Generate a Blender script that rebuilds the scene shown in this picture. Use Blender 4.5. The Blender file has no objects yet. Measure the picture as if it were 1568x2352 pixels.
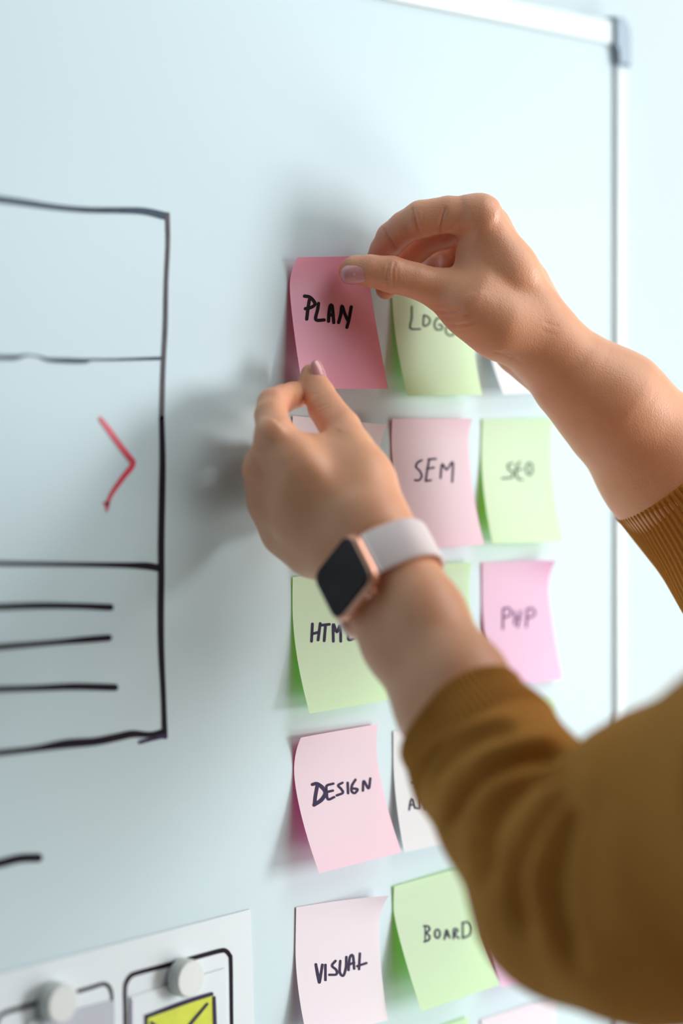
import bpy, math
import numpy as np
from mathutils import Vector, Matrix
from mathutils.bvhtree import BVHTree

# ------------------------------------------------------------------ camera, world, light
FPX = 5000.0                                   # focal length in pixels of the 1568x2352 frame
VX, VY = 5337.0, 884.0                         # vanishing point of the board's horizontals, horizon
TH = math.atan(FPX / (VX - 784.0))
FW = np.array([math.sin(TH), math.cos(TH), 0.0])
RT = np.array([math.cos(TH), -math.sin(TH), 0.0])
UP = np.array([0.0, 0.0, 1.0])
ZC = 1.27                                      # metres from the lens to the board along the axis
CAM = np.array([0.0, 0.0, 1.5]) - ZC * FW

scene = bpy.context.scene
cam_data = bpy.data.cameras.new('camera')
cam = bpy.data.objects.new('camera', cam_data)
scene.collection.objects.link(cam)
cam.location = CAM
cam.rotation_euler = (math.pi / 2, 0, -TH)
cam_data.sensor_fit = 'VERTICAL'
cam_data.sensor_height = 36.0
cam_data.sensor_width = 24.0
cam_data.lens = FPX / 2352.0 * 36.0
cam_data.shift_y = -292.0 / 2352.0
cam_data.clip_start = 0.05
cam_data.dof.use_dof = True
cam_data.dof.focus_distance = 1.245
cam_data.dof.aperture_fstop = 2.3
scene.camera = cam

world = bpy.data.worlds.new('world')
scene.world = world
world.use_nodes = True
bg = world.node_tree.nodes['Background']
bg.inputs[0].default_value = (0.95, 0.95, 1.0, 1)
bg.inputs[1].default_value = 0.04

scene.view_settings.view_transform = 'Standard'
scene.view_settings.look = 'None'
scene.view_settings.gamma = 1.0
scene.view_settings.use_curve_mapping = False
scene.view_settings.exposure = 0.07


def area_light(name, loc, target, sx, sy, watts, col):
    ld = bpy.data.lights.new(name, 'AREA')
    ld.shape = 'RECTANGLE'
    ld.size, ld.size_y, ld.energy, ld.color = sx, sy, watts, col
    lo = bpy.data.objects.new(name, ld)
    scene.collection.objects.link(lo)
    lo.location = loc
    lo.rotation_euler = (Vector(target) - Vector(loc)).to_track_quat('-Z', 'Y').to_euler()
    return lo


TGT = np.array([0.05, 0.0, 1.45])
LDIR = np.array([0.725, -0.685, 0.0])          # tall window far to the right
area_light('window_light', TGT + 6.0 * LDIR, TGT, 1.3, 2.2, 195.0, (0.98, 0.99, 1.0))
LDIR2 = np.array([0.76, -0.64, 0.02])           # broad fill added around the window's direction
area_light('broad_fill_light', TGT + 6.6 * LDIR2, TGT, 7.0, 4.0, 165.0, (0.96, 0.985, 1.0))
LDIR3 = np.array([0.38, -0.58, 0.72])           # fill added high on the right to lift the shadows
area_light('high_fill_light', TGT + 5.0 * LDIR3, TGT, 5.0, 4.0, 190.0, (0.97, 0.99, 1.0))
area_light('low_fill_light', (1.25, -1.35, 0.14), TGT, 1.8, 1.0, 21.0, (1.0, 0.98, 0.95))   # added low fill standing in for bounce off desk and floor

# ------------------------------------------------------------------ mapping a traced pixel to a point in the room
def K(px, py, Z):                              # point at depth Z along the view axis
    return CAM + Z * FW + Z / FPX * ((px - 784.0) * RT + (VY - py) * UP)


def B(px, py, d=0.0):                          # point at distance d in front of the board plane
    r = FW + (px - 784.0) / FPX * RT + (VY - py) / FPX * UP
    return CAM + r * ((-d - CAM[1]) / r[1])


# ------------------------------------------------------------------ helpers
def mesh_obj(name, verts, faces, mat, parent=None, smooth=True):
    me = bpy.data.meshes.new(name)
    me.from_pydata([tuple(map(float, v)) for v in verts], [], [tuple(map(int, f)) for f in faces])
    me.update()
    if smooth:
        me.polygons.foreach_set('use_smooth', [True] * len(me.polygons))
    if mat:
        me.materials.append(mat)
    o = bpy.data.objects.new(name, me)
    scene.collection.objects.link(o)
    if parent is not None:
        o.parent = parent
        o.matrix_parent_inverse = Matrix.Translation(-parent.location)
    return o


def thing(name, loc, label, cat, group=None):
    o = bpy.data.objects.new(name, None)
    o.empty_display_size = 0.02
    scene.collection.objects.link(o)
    o.location = tuple(map(float, loc))
    o['label'] = label
    o['category'] = cat
    if group:
        o['group'] = group
    return o


def box(lo, hi, bev=0.0, seg=3):
    import bmesh
    bm = bmesh.new()
    bmesh.ops.create_cube(bm, size=1.0)
    lo, hi = np.array(lo), np.array(hi)
    for v in bm.verts:
        v.co = Vector((lo + hi) / 2) + Vector([v.co[i] * (hi - lo)[i] for i in range(3)])
    if bev > 0:
        bmesh.ops.bevel(bm, geom=bm.edges[:], offset=bev, segments=seg, profile=0.5, affect='EDGES')
    return bm


def bm_obj(name, bm, mat, parent=None, smooth=True):
    me = bpy.data.meshes.new(name)
    bm.to_mesh(me)
    bm.free()
    if smooth:
        me.polygons.foreach_set('use_smooth', [True] * len(me.polygons))
    me.materials.append(mat)
    o = bpy.data.objects.new(name, me)
    scene.collection.objects.link(o)
    if parent is not None:
        o.parent = parent
        o.matrix_parent_inverse = Matrix.Translation(-parent.location)
    return o


def new_mat(name):
    m = bpy.data.materials.new(name)
    m.use_nodes = True
    return m, m.node_tree, m.node_tree.nodes['Principled BSDF']


def simple_mat(name, col, rough=0.6, metal=0.0, spec=0.5, noise=0.0, nscale=400.0, bump=0.0, coat=0.0):
    m, nt, p = new_mat(name)
    p.inputs['Base Color'].default_value = (*col, 1)
    p.inputs['Roughness'].default_value = rough
    p.inputs['Metallic'].default_value = metal
    p.inputs['Specular IOR Level'].default_value = spec
    p.inputs['Coat Weight'].default_value = coat
    if noise > 0 or bump > 0:
        tc = nt.nodes.new('ShaderNodeTexCoord')
        nz = nt.nodes.new('ShaderNodeTexNoise')
        nz.inputs['Scale'].default_value = nscale
        nt.links.new(tc.outputs['Object'], nz.inputs['Vector'])
        if noise > 0:
            mx = nt.nodes.new('ShaderNodeMix')
            mx.data_type = 'RGBA'
            mx.inputs[6].default_value = (*[c * (1 - noise) for c in col], 1)
            mx.inputs[7].default_value = (*[min(1, c * (1 + noise)) for c in col], 1)
            nt.links.new(nz.outputs['Fac'], mx.inputs[0])
            nt.links.new(mx.outputs[2], p.inputs['Base Color'])
        if bump > 0:
            bp = nt.nodes.new('ShaderNodeBump')
            bp.inputs['Strength'].default_value = bump
            bp.inputs['Distance'].default_value = 0.0005
            nt.links.new(nz.outputs['Fac'], bp.inputs['Height'])
            nt.links.new(bp.outputs['Normal'], p.inputs['Normal'])
    return m


def paper_mat(name, front, through, fac=0.4, back=None):
    m, nt, p = new_mat(name)
    nt.nodes.remove(p)
    out = nt.nodes['Material Output']
    tc = nt.nodes.new('ShaderNodeTexCoord')
    nz = nt.nodes.new('ShaderNodeTexNoise')
    nz.inputs['Scale'].default_value = 900
    nt.links.new(tc.outputs['Object'], nz.inputs['Vector'])
    bp = nt.nodes.new('ShaderNodeBump')
    bp.inputs['Strength'].default_value = 0.12
    bp.inputs['Distance'].default_value = 0.0002
    nt.links.new(nz.outputs['Fac'], bp.inputs['Height'])
    d = nt.nodes.new('ShaderNodeBsdfDiffuse')
    geo = nt.nodes.new('ShaderNodeNewGeometry')          # deeper back colour paints in the tinted shade under a note
    cm = nt.nodes.new('ShaderNodeMix')
    cm.data_type = 'RGBA'
    cm.inputs[6].default_value = (*front, 1)
    cm.inputs[7].default_value = (*(back or [.55 * a + .35 * b for a, b in zip(front, through)]), 1)
    nt.links.new(geo.outputs['Backfacing'], cm.inputs[0])
    nt.links.new(cm.outputs[2], d.inputs[0])
    t = nt.nodes.new('ShaderNodeBsdfTranslucent')
    t.inputs[0].default_value = (*through, 1)
    nt.links.new(bp.outputs['Normal'], d.inputs['Normal'])
    mx = nt.nodes.new('ShaderNodeMixShader')
    mx.inputs[0].default_value = fac
    nt.links.new(d.outputs[0], mx.inputs[1])
    nt.links.new(t.outputs[0], mx.inputs[2])
    nt.links.new(mx.outputs[0], out.inputs[0])
    return m


def skin_mat():
    m, nt, p = new_mat('skin')
    tc = nt.nodes.new('ShaderNodeTexCoord')
    n1 = nt.nodes.new('ShaderNodeTexNoise')
    n1.inputs['Scale'].default_value = 60
    n1.inputs['Detail'].default_value = 4
    nt.links.new(tc.outputs['Object'], n1.inputs['Vector'])
    mx = nt.nodes.new('ShaderNodeMix')
    mx.data_type = 'RGBA'
    mx.inputs[6].default_value = (0.74, 0.345, 0.19, 1)
    mx.inputs[7].default_value = (0.84, 0.44, 0.26, 1)
    nt.links.new(n1.outputs['Fac'], mx.inputs[0])
    at = nt.nodes.new('ShaderNodeAttribute')
    at.attribute_name = 'flush'
    m2 = nt.nodes.new('ShaderNodeMix')
    m2.data_type = 'RGBA'
    m2.inputs[7].default_value = (0.74, 0.30, 0.20, 1)
    nt.links.new(at.outputs['Fac'], m2.inputs[0])
    nt.links.new(mx.outputs[2], m2.inputs[6])
    nt.links.new(m2.outputs[2], p.inputs['Base Color'])
    p.inputs['Roughness'].default_value = 0.42
    p.inputs['Specular IOR Level'].default_value = 0.5
    p.inputs['Subsurface Weight'].default_value = 0.25
    p.inputs['Subsurface Radius'].default_value = (1.0, 0.35, 0.2)
    p.inputs['Subsurface Scale'].default_value = 0.006
    vo = nt.nodes.new('ShaderNodeTexVoronoi')
    vo.inputs['Scale'].default_value = 900
    nt.links.new(tc.outputs['Object'], vo.inputs['Vector'])
    n2 = nt.nodes.new('ShaderNodeTexNoise')
    n2.inputs['Scale'].default_value = 350
    nt.links.new(tc.outputs['Object'], n2.inputs['Vector'])
    ad = nt.nodes.new('ShaderNodeMath')
    nt.links.new(vo.outputs['Distance'], ad.inputs[0])
    nt.links.new(n2.outputs['Fac'], ad.inputs[1])
    bp = nt.nodes.new('ShaderNodeBump')
    bp.inputs['Strength'].default_value = 0.28
    bp.inputs['Distance'].default_value = 0.0004
    nt.links.new(ad.outputs[0], bp.inputs['Height'])
    nt.links.new(bp.outputs['Normal'], p.inputs['Normal'])
    return m


def knit_mat():
    m, nt, p = new_mat('mustard_knit')
    p.inputs['Roughness'].default_value = 0.95
    p.inputs['Specular IOR Level'].default_value = 0.1
    p.inputs['Sheen Weight'].default_value = 0.25
    p.inputs['Sheen Tint'].default_value = (0.9, 0.6, 0.2, 1)
    at = nt.nodes.new('ShaderNodeAttribute')
    at.attribute_name = 'rib'
    mk = nt.nodes.new('ShaderNodeAttribute')
    mk.attribute_name = 'ribmask'
    sn = nt.nodes.new('ShaderNodeMath')
    sn.operation = 'SINE'
    nt.links.new(at.outputs['Fac'], sn.inputs[0])
    ml = nt.nodes.new('ShaderNodeMath')
    ml.operation = 'MULTIPLY'
    nt.links.new(sn.outputs[0], ml.inputs[0])
    nt.links.new(mk.outputs['Fac'], ml.inputs[1])
    tc = nt.nodes.new('ShaderNodeTexCoord')
    nz = nt.nodes.new('ShaderNodeTexNoise')
    nz.inputs['Scale'].default_value = 700
    nt.links.new(tc.outputs['Object'], nz.inputs['Vector'])
    bp = nt.nodes.new('ShaderNodeBump')
    bp.inputs['Strength'].default_value = 1.0
    bp.inputs['Distance'].default_value = 0.003
    nt.links.new(ml.outputs[0], bp.inputs['Height'])
    b2 = nt.nodes.new('ShaderNodeBump')
    b2.inputs['Strength'].default_value = 0.5
    b2.inputs['Distance'].default_value = 0.0006
    nt.links.new(nz.outputs['Fac'], b2.inputs['Height'])
    nt.links.new(bp.outputs['Normal'], b2.inputs['Normal'])
    nt.links.new(b2.outputs['Normal'], p.inputs['Normal'])
    mx = nt.nodes.new('ShaderNodeMix')
    mx.data_type = 'RGBA'
    mx.inputs[6].default_value = (0.42, 0.172, 0.036, 1)
    mx.inputs[7].default_value = (0.54, 0.24, 0.05, 1)
    nt.links.new(nz.outputs['Fac'], mx.inputs[0])
    nt.links.new(mx.outputs[2], p.inputs['Base Color'])
    return m


M = {
    'wall': simple_mat('painted_wall', (0.60, 0.70, 0.72), 0.9, spec=0.08, noise=0.02, nscale=6),
    'floor': simple_mat('grey_floor', (0.45, 0.45, 0.44), 0.6, noise=0.1, nscale=8),
    'board': simple_mat('enamel_board', (0.585, 0.73, 0.775), 0.42, spec=0.12, noise=0.012, nscale=9),
    'rail': simple_mat('white_rail', (0.68, 0.78, 0.81), 0.35, spec=0.5),
    'corner': simple_mat('grey_plastic', (0.27, 0.37, 0.46), 0.45),
    'ink': simple_mat('black_ink', (0.022, 0.016, 0.024), 0.75, spec=0.06, noise=0.3, nscale=500),
    'slate': simple_mat('worn_ink', (0.075, 0.10, 0.135), 0.75, spec=0.06, noise=0.35, nscale=150),
    'grey_ink': simple_mat('faded_ink', (0.12, 0.115, 0.125), 0.75, spec=0.06, noise=0.35, nscale=120),
    'navy': simple_mat('navy_ink', (0.05, 0.042, 0.085), 0.75, spec=0.06, noise=0.3, nscale=400),
    'purple': simple_mat('purple_ink', (0.17, 0.07, 0.17), 0.75, spec=0.06, noise=0.3, nscale=400),
    'green_ink': simple_mat('dark_green_ink', (0.10, 0.15, 0.11), 0.75, spec=0.06, noise=0.3, nscale=400),
    'red': simple_mat('red_ink', (0.62, 0.03, 0.07), 0.45, noise=0.25, nscale=120),
    'paper': simple_mat('white_paper', (0.76, 0.84, 0.88), 0.8, spec=0.15, bump=0.1, nscale=600),
    'lilac_paper': simple_mat('grey_paper', (0.52, 0.55, 0.62), 0.8, spec=0.15, bump=0.1, nscale=600),
    'yellow': simple_mat('yellow_marker', (0.62, 0.70, 0.04), 0.7, noise=0.15, nscale=120),
    'magnet': simple_mat('pale_magnet', (0.66, 0.71, 0.69), 0.4, bump=0.05, nscale=300),
    'pink': paper_mat('pink_note', (0.97, 0.87, 0.95), (0.95, 0.01, 0.22), .28, (.85, .14, .36)),
    'pale_pink': paper_mat('pale_pink_note', (0.95, 0.91, 0.97), (0.75, 0.35, 0.42), 0.2),
    'hot_pink': paper_mat('hot_pink_note', (0.99, 0.56, 0.70), (0.95, 0.01, 0.12), .26, (.8, .06, .2)),
    'bright_pink': paper_mat('bright_pink_note', (0.96, 0.72, 0.92), (0.95, 0.01, 0.30), .28, (.85, .14, .42)),
    'green': paper_mat('green_note', (0.83, 0.97, 0.78), (0.30, 0.92, 0.0), .31, (.35, .72, .06)),
    'white': paper_mat('white_note', (0.90, 0.93, 0.95), (0.6, 0.55, 0.55), 0.2),
    'skin': skin_mat(),
    'nail': simple_mat('mauve_polish', (0.66, 0.30, 0.31), 0.25, spec=0.7, coat=0.6),
    'knit': knit_mat(),
    'hair': simple_mat('brown_hair', (0.10, 0.05, 0.025), 0.6, noise=0.3, nscale=200, bump=0.5),
    'gold': simple_mat('rose_gold', (0.80, 0.42, 0.30), 0.32, metal=0.85),
    'glass': simple_mat('black_glass', (0.018, 0.012, 0.016), 0.22, spec=0.3),
    'band': simple_mat('pale_rubber', (0.86, 0.76, 0.75), 0.55),
    'pin': simple_mat('gold_pin', (0.85, 0.6, 0.35), 0.25, metal=1.0),
}

# ------------------------------------------------------------------ room
XR = B(1407, 500)[0]                            # board's inner right edge
ZT = B(1400, 105)[2]                            # board's inner top edge
XL, ZB_ = -1.15, 0.78
o = bm_obj('wall_back', box((-2.2, 0.014, 0.0), (2.6, 0.12, 2.7)), M['wall'], smooth=False)
o['kind'] = 'structure'
o = bm_obj('floor', box((-2.2, -3.2, -0.08), (2.6, 0.014, 0.0)), M['floor'], smooth=False)
o['kind'] = 'structure'

wb = thing('whiteboard', ((XL + XR) / 2, 0.012, ZB_), 'large glossy magnetic whiteboard with white rails and marker drawing, hung on the wall', 'whiteboard')
bm_obj('writing_panel', box((XL - .004, 0.0, ZB_ - .004), (XR + .004, 0.0135, ZT + .004)), M['board'], wb, smooth=False)
RW, RH = B(1441, 500, .003)[0] - XR, 0.0175
DR = -0.0030
bm_obj('frame_rail', box((XL, DR, ZT), (XR - .001, 0.0138, ZT + RH), 0.0028, 5), M['rail'], wb)
bm_obj('frame_rail', box((XL, DR, ZB_ - RH), (XR, 0.0138, ZB_), 0.0028, 5), M['rail'], wb)
bm_obj('frame_rail', box((XR, DR, ZB_), (XR + RW, 0.0138, ZT - .012), 0.0028, 5), M['rail'], wb)
bm_obj('frame_rail', box((XL - RW, DR, ZB_), (XL, 0.0138, ZT), 0.0028, 5), M['rail'], wb)


def corner_piece(cx, cz, sx, sz):
    # quarter plate with a concave inner side, extruded off the wall
    W, H = RW + .002, RH + .002
    pts = [(-.004, H), (W * .55, H), (W * .88, H * .82), (W, H * .45), (W, -.013), (.0, -.013)]
    for k in range(5):
        a = math.radians(90 * k / 4)
        pts.append((-.004 + .004 * math.cos(a), -.011 + .011 * math.sin(a)))
    n = len(pts)
    vs, fs = [], []
    for d, s in ((0.0135, 1), (-0.0035, 1), (-0.0056, 0.86)):
        mx = sum(p[0] for p in pts) / n
        mz = sum(p[1] for p in pts) / n
        for x, z in pts:
            vs.append((cx + sx * (mx + (x - mx) * s), d, cz + sz * (mz + (z - mz) * s)))
    for r in range(2):
        for k in range(n):
            a, b = r * n + k, r * n + (k + 1) % n
            fs.append((a, b, b + n, a + n))
    fs += [tuple(range(n)), tuple(range(2 * n, 3 * n))]
    c = mesh_obj('corner_cap', vs, fs, M['corner'], wb, smooth=False)
    return c


for cx, cz, sx, sz in ((XR, ZT, 1, 1), (XL, ZT, -1, 1), (XR, ZB_, 1, -1), (XL, ZB_, -1, -1)):
    corner_piece(cx, cz, sx, sz)
wb['label'] = 'large glossy magnetic whiteboard with white rails and marker drawing, hung on the wall'


# ------------------------------------------------------------------ strokes
def smooth_path(pts, step=4.0):
    pts = [np.array(p, float) for p in pts]
    if len(pts) == 2:
        n = max(2, int(np.linalg.norm((pts[1] - pts[0])[:2]) / step))
        return [pts[0] + (pts[1] - pts[0]) * t / n for t in range(n + 1)]
    ext = [2 * pts[0] - pts[1]] + pts + [2 * pts[-1] - pts[-2]]
    out = []
    for i in range(1, len(ext) - 2):
        p0, p1, p2, p3 = ext[i - 1:i + 3]
        n = max(2, int(np.linalg.norm((p2 - p1)[:2]) / step))
        for t in range(n):
            t = t / n
            out.append(0.5 * (2 * p1 + (p2 - p0) * t + (2 * p0 - 5 * p1 + 4 * p2 - p3) * t * t + (3 * p1 - p0 - 3 * p2 + p3) * t ** 3))
    out.append(pts[-1])
    return out


def ribbon(path, proj, wdef=6.0, step=4.0):
    """flat ink stroke: path of (px, py[, w]); proj maps a pixel onto the surface"""
    p3 = [(p[0], p[1], p[2] if len(p) > 2 else wdef) for p in path]
    sp = smooth_path(p3, step)
    rows = []
    n = len(sp)
    for i, p in enumerate(sp):
        a, b = sp[max(0, i - 1)][:2], sp[min(n - 1, i + 1)][:2]
        t = (b - a) / (np.linalg.norm(b - a) + 1e-9)
        rows.append((p[:2], t, p[2] / 2))
    first, last = rows[0], rows[-1]
    caps0 = [(first[0] - first[1] * first[2] * c, first[1], first[2] * s) for c, s in ((.95, .35), (.7, .72), (.35, .94))]
    caps1 = [(last[0] + last[1] * last[2] * c, last[1], last[2] * s) for c, s in ((.35, .94), (.7, .72), (.95, .35))]
    rows = caps0 + rows + caps1
    vs, fs = [], []
    for c, t, w in rows:
        nrm = np.array([-t[1], t[0]])
        for s in (-1, 0, 1):
            q = c + nrm * w * s
            h = proj(q[0], q[1])
            if h is None:
                h = vs[-1] if vs else proj(c[0], c[1])
            if h is None:
                return None
            vs.append(np.array(h))
    for i in range(len(rows) - 1):
        for s in (0, 1):
            a = i * 3 + s
            fs.append((a, a + 1, a + 4, a + 3))
    return vs, fs


def ink(name, paths, proj, mat, parent, w=6.0, step=4.0):
    V, F_ = [], []
    for p in paths:
        r = ribbon(p, proj, w, step)
        if r is None:
            continue
        n = len(V)
        V += r[0]
        F_ += [tuple(i + n for i in f) for f in r[1]]
    return mesh_obj(name, V, F_, mat, parent)


on_board = lambda d: (lambda x, y: B(x, y, d))
bd = on_board(0.0003)
ink('marker_line', [[(-60, 450, 17), (0, 458, 16), (60, 466, 15), (130, 476, 13), (200, 482, 13), (270, 483, 14), (330, 485, 16), (376, 495, 18)]], bd, M['slate'], wb)
ink('marker_line', [[(385, 492, 10), (386, 560, 9), (382, 650, 9), (380, 750, 10), (375, 850, 10), (372, 960, 11)]], on_board(.0004), M['grey_ink'], wb)
ink('marker_line', [[(372, 960, 11), (374, 1050, 13), (373, 1130, 14), (371, 1240, 14), (371, 1320, 14), (370, 1400, 14), (371, 1490, 13), (376, 1600, 11), (379, 1692, 12)]], on_board(.0004), M['ink'], wb)
ink('marker_line', [[(-60, 824, 11), (0, 821, 11), (35, 821, 11), (60, 816, 5), (85, 818, 4), (110, 826, 9), (150, 828, 12), (196, 829, 11), (210, 826, 6), (260, 826, 6), (368, 823, 8)]], bd, M['slate'], wb)
ink('marker_line', [[(-60, 1292, 11), (0, 1294, 11), (150, 1296, 10), (280, 1298, 12), (335, 1300, 16), (362, 1304, 16)]], bd, M['ink'], wb)
ink('marker_line', [[(-60, 1396, 15), (0, 1394, 15), (90, 1391, 15), (180, 1392, 14), (254, 1395, 15)]], bd, M['ink'], wb)
ink('marker_line', [[(-60, 1492, 14), (0, 1486, 14), (120, 1476, 12), (200, 1469, 15), (250, 1465, 15)]], bd, M['ink'], wb)
ink('marker_line', [[(-60, 1586, 15), (0, 1583, 14), (90, 1580, 14), (170, 1577, 16), (264, 1579, 16)]], bd, M['ink'], wb)
ink('marker_line', [[(-60, 1736, 15), (0, 1729, 14), (80, 1720, 14), (150, 1709, 21), (220, 1703, 19), (270, 1693, 18), (305, 1686, 17), (345, 1687, 12), (378, 1679, 11)]], bd, M['ink'], wb)
ink('marker_line', [[(322, 1705, 8), (350, 1697, 9), (380, 1690, 9)]], on_board(.0005), M['navy'], wb)
ink('marker_line', [[(-60, 1996, 20), (0, 1983, 20), (45, 1972, 20), (88, 1970, 20)]], bd, M['ink'], wb)
o = ink('marker_arrow', [[(231, 962, 10), (252, 990, 13), (275, 1022, 13), (300, 1054, 13), (306, 1062, 12), (301, 1074, 13), (285, 1094, 12), (268, 1117, 11), (254, 1139, 9), (247, 1158, 8)],
                         [(238, 1156, 5), (247, 1158, 10), (245, 1174, 4)]], bd, M['red'], wb, step=3)
o['label'] = 'red marker chevron'

# ------------------------------------------------------------------ papers and magnets
def sheet(name, corners, d, mat, label, cat, group=None, nu=12, nv=12, curl=0.0, parent=None, thick=0.0002):
    c = [B(x, y, d) for x, y in corners]           # TL TR BR BL
    vs, fs = [], []
    for j in range(nv + 1):
        for i in range(nu + 1):
            u, v = i / nu, j / nv
            p = (c[0] * (1 - u) + c[1] * u) * (1 - v) + (c[3] * (1 - u) + c[2] * u) * v
            p = p.copy()
            p[1] -= curl * (u ** 3) * (1 - v) ** 2 + 0.0004 * math.sin(u * 9 + 1) * curl * 100
            vs.append(p)
    for j in range(nv):
        for i in range(nu):
            a = j * (nu + 1) + i
            fs.append((a, a + 1, a + nu + 2, a + nu + 1))
    return mesh_obj(name, vs, fs, mat)


def quad_thick(name, corners, d0, d1, mat, parent=None):
    vs = [B(x, y, d0) for x, y in corners]
    vs += [v + np.array([0, d0 - d1, 0]) for v in vs]
    return mesh_obj(name, vs, [(0, 1, 2, 3), (7, 6, 5, 4), (0, 4, 5, 1), (1, 5, 6, 2), (2, 6, 7, 3), (3, 7, 4, 0)], mat, parent, smooth=False)


psh = thing('paper_sheet', B(300, 2300, 0), 'big white paper sheet with black rounded frames printed on it', 'paper')
quad_thick('page', [(-160, 2277), (573, 2088), (591, 2620), (-160, 2930)], .0004, .0010, M['paper'], psh)
pr = on_board(.00115)
ink('printed_frame', [[(290, 2560, 9), (288, 2352, 9), (287, 2275, 9), (290, 2257, 10), (299, 2243, 11), (315, 2235, 11), (395, 2214, 11), (460, 2196, 11), (505, 2184, 11), (518, 2184, 11), (527, 2194, 10), (530, 2212, 9), (532, 2352, 8), (536, 2560, 8)]], pr, M['ink'], psh)
ink('printed_frame', [[(180, 2277, 9), (210, 2268, 9), (237, 2260, 9), (249, 2265, 9), (255, 2278, 8), (257, 2296, 7), (259, 2400, 7), (262, 2560, 7)],
                      [(100, 2299, 11), (51, 2314, 11), (10, 2327, 10), (-6, 2345, 9), (-10, 2400, 9), (-10, 2600, 9)]], pr, M['ink'], psh)

sc1 = thing('sketch_card', B(400, 2300, 0.001), 'paper card with a yellow envelope sketch under the right magnet', 'paper card', 'paper cards held by magnets')
quad_thick('card', [(299, 2289), (516, 2223), (524, 2560), (299, 2600)], .0014, .0020, M['paper'], sc1)
cp = on_board(.00215)
quad_thick('colored_fill', [(337, 2334), (490, 2286), (497, 2470), (337, 2500)], .0020, .00208, M['yellow'], sc1)
ink('drawn_envelope', [[(336, 2335, 9), (390, 2315, 10), (440, 2297, 10), (486, 2283, 9)], [(492, 2291, 7), (494, 2352, 8), (498, 2470, 8)], [(336, 2337, 7), (338, 2500, 7)],
                       [(476, 2306, 6), (450, 2337, 7), (420, 2372, 7), (395, 2385, 7), (372, 2368, 7), (348, 2349, 7)]], on_board(.0024), M['navy'], sc1)
ink('card_line', [[(303, 2297, 3), (304, 2420, 3)]], cp, simple_mat('pale_violet_ink', (.45, .42, .62)), sc1)

sc2 = thing('sketch_card', B(200, 2350, 0.001), 'grey printed card under the left magnet', 'paper card', 'paper cards held by magnets')
quad_thick('card', [(60, 2345), (261, 2297), (264, 2600), (40, 2660)], .0014, .0020, M['lilac_paper'], sc2)
quad_thick('printed_highlight', [(28 + 40, 2350), (82, 2340), (86, 2420), (60, 2424)], .0021, .0023, M['paper'], sc2)


def magnet(px, py, base_d, label):
    h, r = 0.0085, 0.0101
    c = B(px, py, base_d + h)
    t = thing('round_magnet', (c[0], -base_d, c[2]), label, 'magnet', 'round magnets on the paper sheet')
    prof = [(0, 0), (r * .93, 0), (r, .0006), (r * 1.0, h * .3), (r * .93, h * .42), (r * .93, h * .5), (r, h * .62), (r, h - .0012), (r * .965, h - .0004), (r * .90, h), (r * .86, h), (0, h)]
    n = 40
    vs, fs = [], []
    for rr, hh in prof:
        for k in range(n):
            a = 2 * math.pi * k / n
            vs.append((c[0] + rr * math.cos(a), -base_d - hh, c[2] + rr * math.sin(a)))
    for i in range(len(prof) - 1):
        for k in range(n):
            a, b = i * n + k, i * n + (k + 1) % n
            fs.append((a, b, b + n, a + n))
    body, cap = [f for f in fs if f[0] < 5 * n], [f for f in fs if f[0] >= 5 * n]
    mesh_obj('base', vs[:6 * n], body, M['magnet'], t)
    mesh_obj('grip_cap', vs[5 * n:], [tuple(i - 5 * n for i in f) for f in cap], M['magnet'], t, smooth=False)


magnet(439, 2249, .0021, 'pale round magnet holding the yellow envelope sketch')
magnet(145, 2306, .0021, 'blurred pale round magnet at the sheet, left of the other')

# ------------------------------------------------------------------ sticky notes
NOTE_GROUP = 'sticky notes on the whiteboard'


class Note:
    def __init__(s, TL, TR, BR, BL, dTL, dTR, dBR, dBL, mid, mat, label, pw=1.8, tw=2.2, vc=0.22, bulge=0.0, wave=0.0):
        """d* = height of each corner off the board in mm, mid = (left, right) height at v = vc"""
        cs = [B(*TL, dTL / 1e3), B(*TR, dTR / 1e3), B(*BR, dBR / 1e3), B(*BL, dBL / 1e3)]
        N = 28
        vs, fs = [], []
        for j in range(N + 1):
            for i in range(N + 1):
                u, v = i / N, j / N
                p = (cs[0] * (1 - u) + cs[1] * u) * (1 - v) + (cs[3] * (1 - u) + cs[2] * u) * v
                dt, db, dm = dTL * (1 - u) + dTR * u ** 1.6, dBL * (1 - u) + dBR * u, mid[0] * (1 - u) + mid[1] * u
                if u > 0 and dTR > dTL:
                    dt = dTL + (dTR - dTL) * u ** 2.5
                if v < vc:
                    d = dm + (dt - dm) * ((vc - v) / vc) ** tw
                else:
                    d = dm + (db - dm) * ((v - vc) / (1 - vc)) ** pw
                d += bulge * math.sin(math.pi * u) * (1 - (1 - v) ** 2) + wave * math.sin(u * 7.5 + 2.2 * v) * v
                p = np.array([p[0], -max(d, 0.5) / 1e3, p[2]])
                vs.append(p)
        for j in range(N):
            for i in range(N):
                a = j * (N + 1) + i
                fs.append((a, a + N + 1, a + N + 2, a + 1))
        s.t = thing('sticky_note', vs[N // 2], label, 'sticky note', NOTE_GROUP)
        s.o = mesh_obj('note_sheet', vs, fs, mat, s.t)
        s.bvh = BVHTree.FromPolygons([Vector(v) for v in vs], fs)

    def proj(s, x, y):
        r = FW + (x - 784.0) / FPX * RT + (VY - y) / FPX * UP
        r = Vector(r / np.linalg.norm(r))
        h = s.bvh.ray_cast(Vector(CAM), r)
        if h[0] is None:
            return None
        n = h[1]
        if n.dot(r) > 0:
            n = -n
        return np.array(h[0] + n * 0.00018)

    def write(s, paths, mat, w):
        ink('lettering', paths, s.proj, mat, s.t, w, 2.5)


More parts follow.
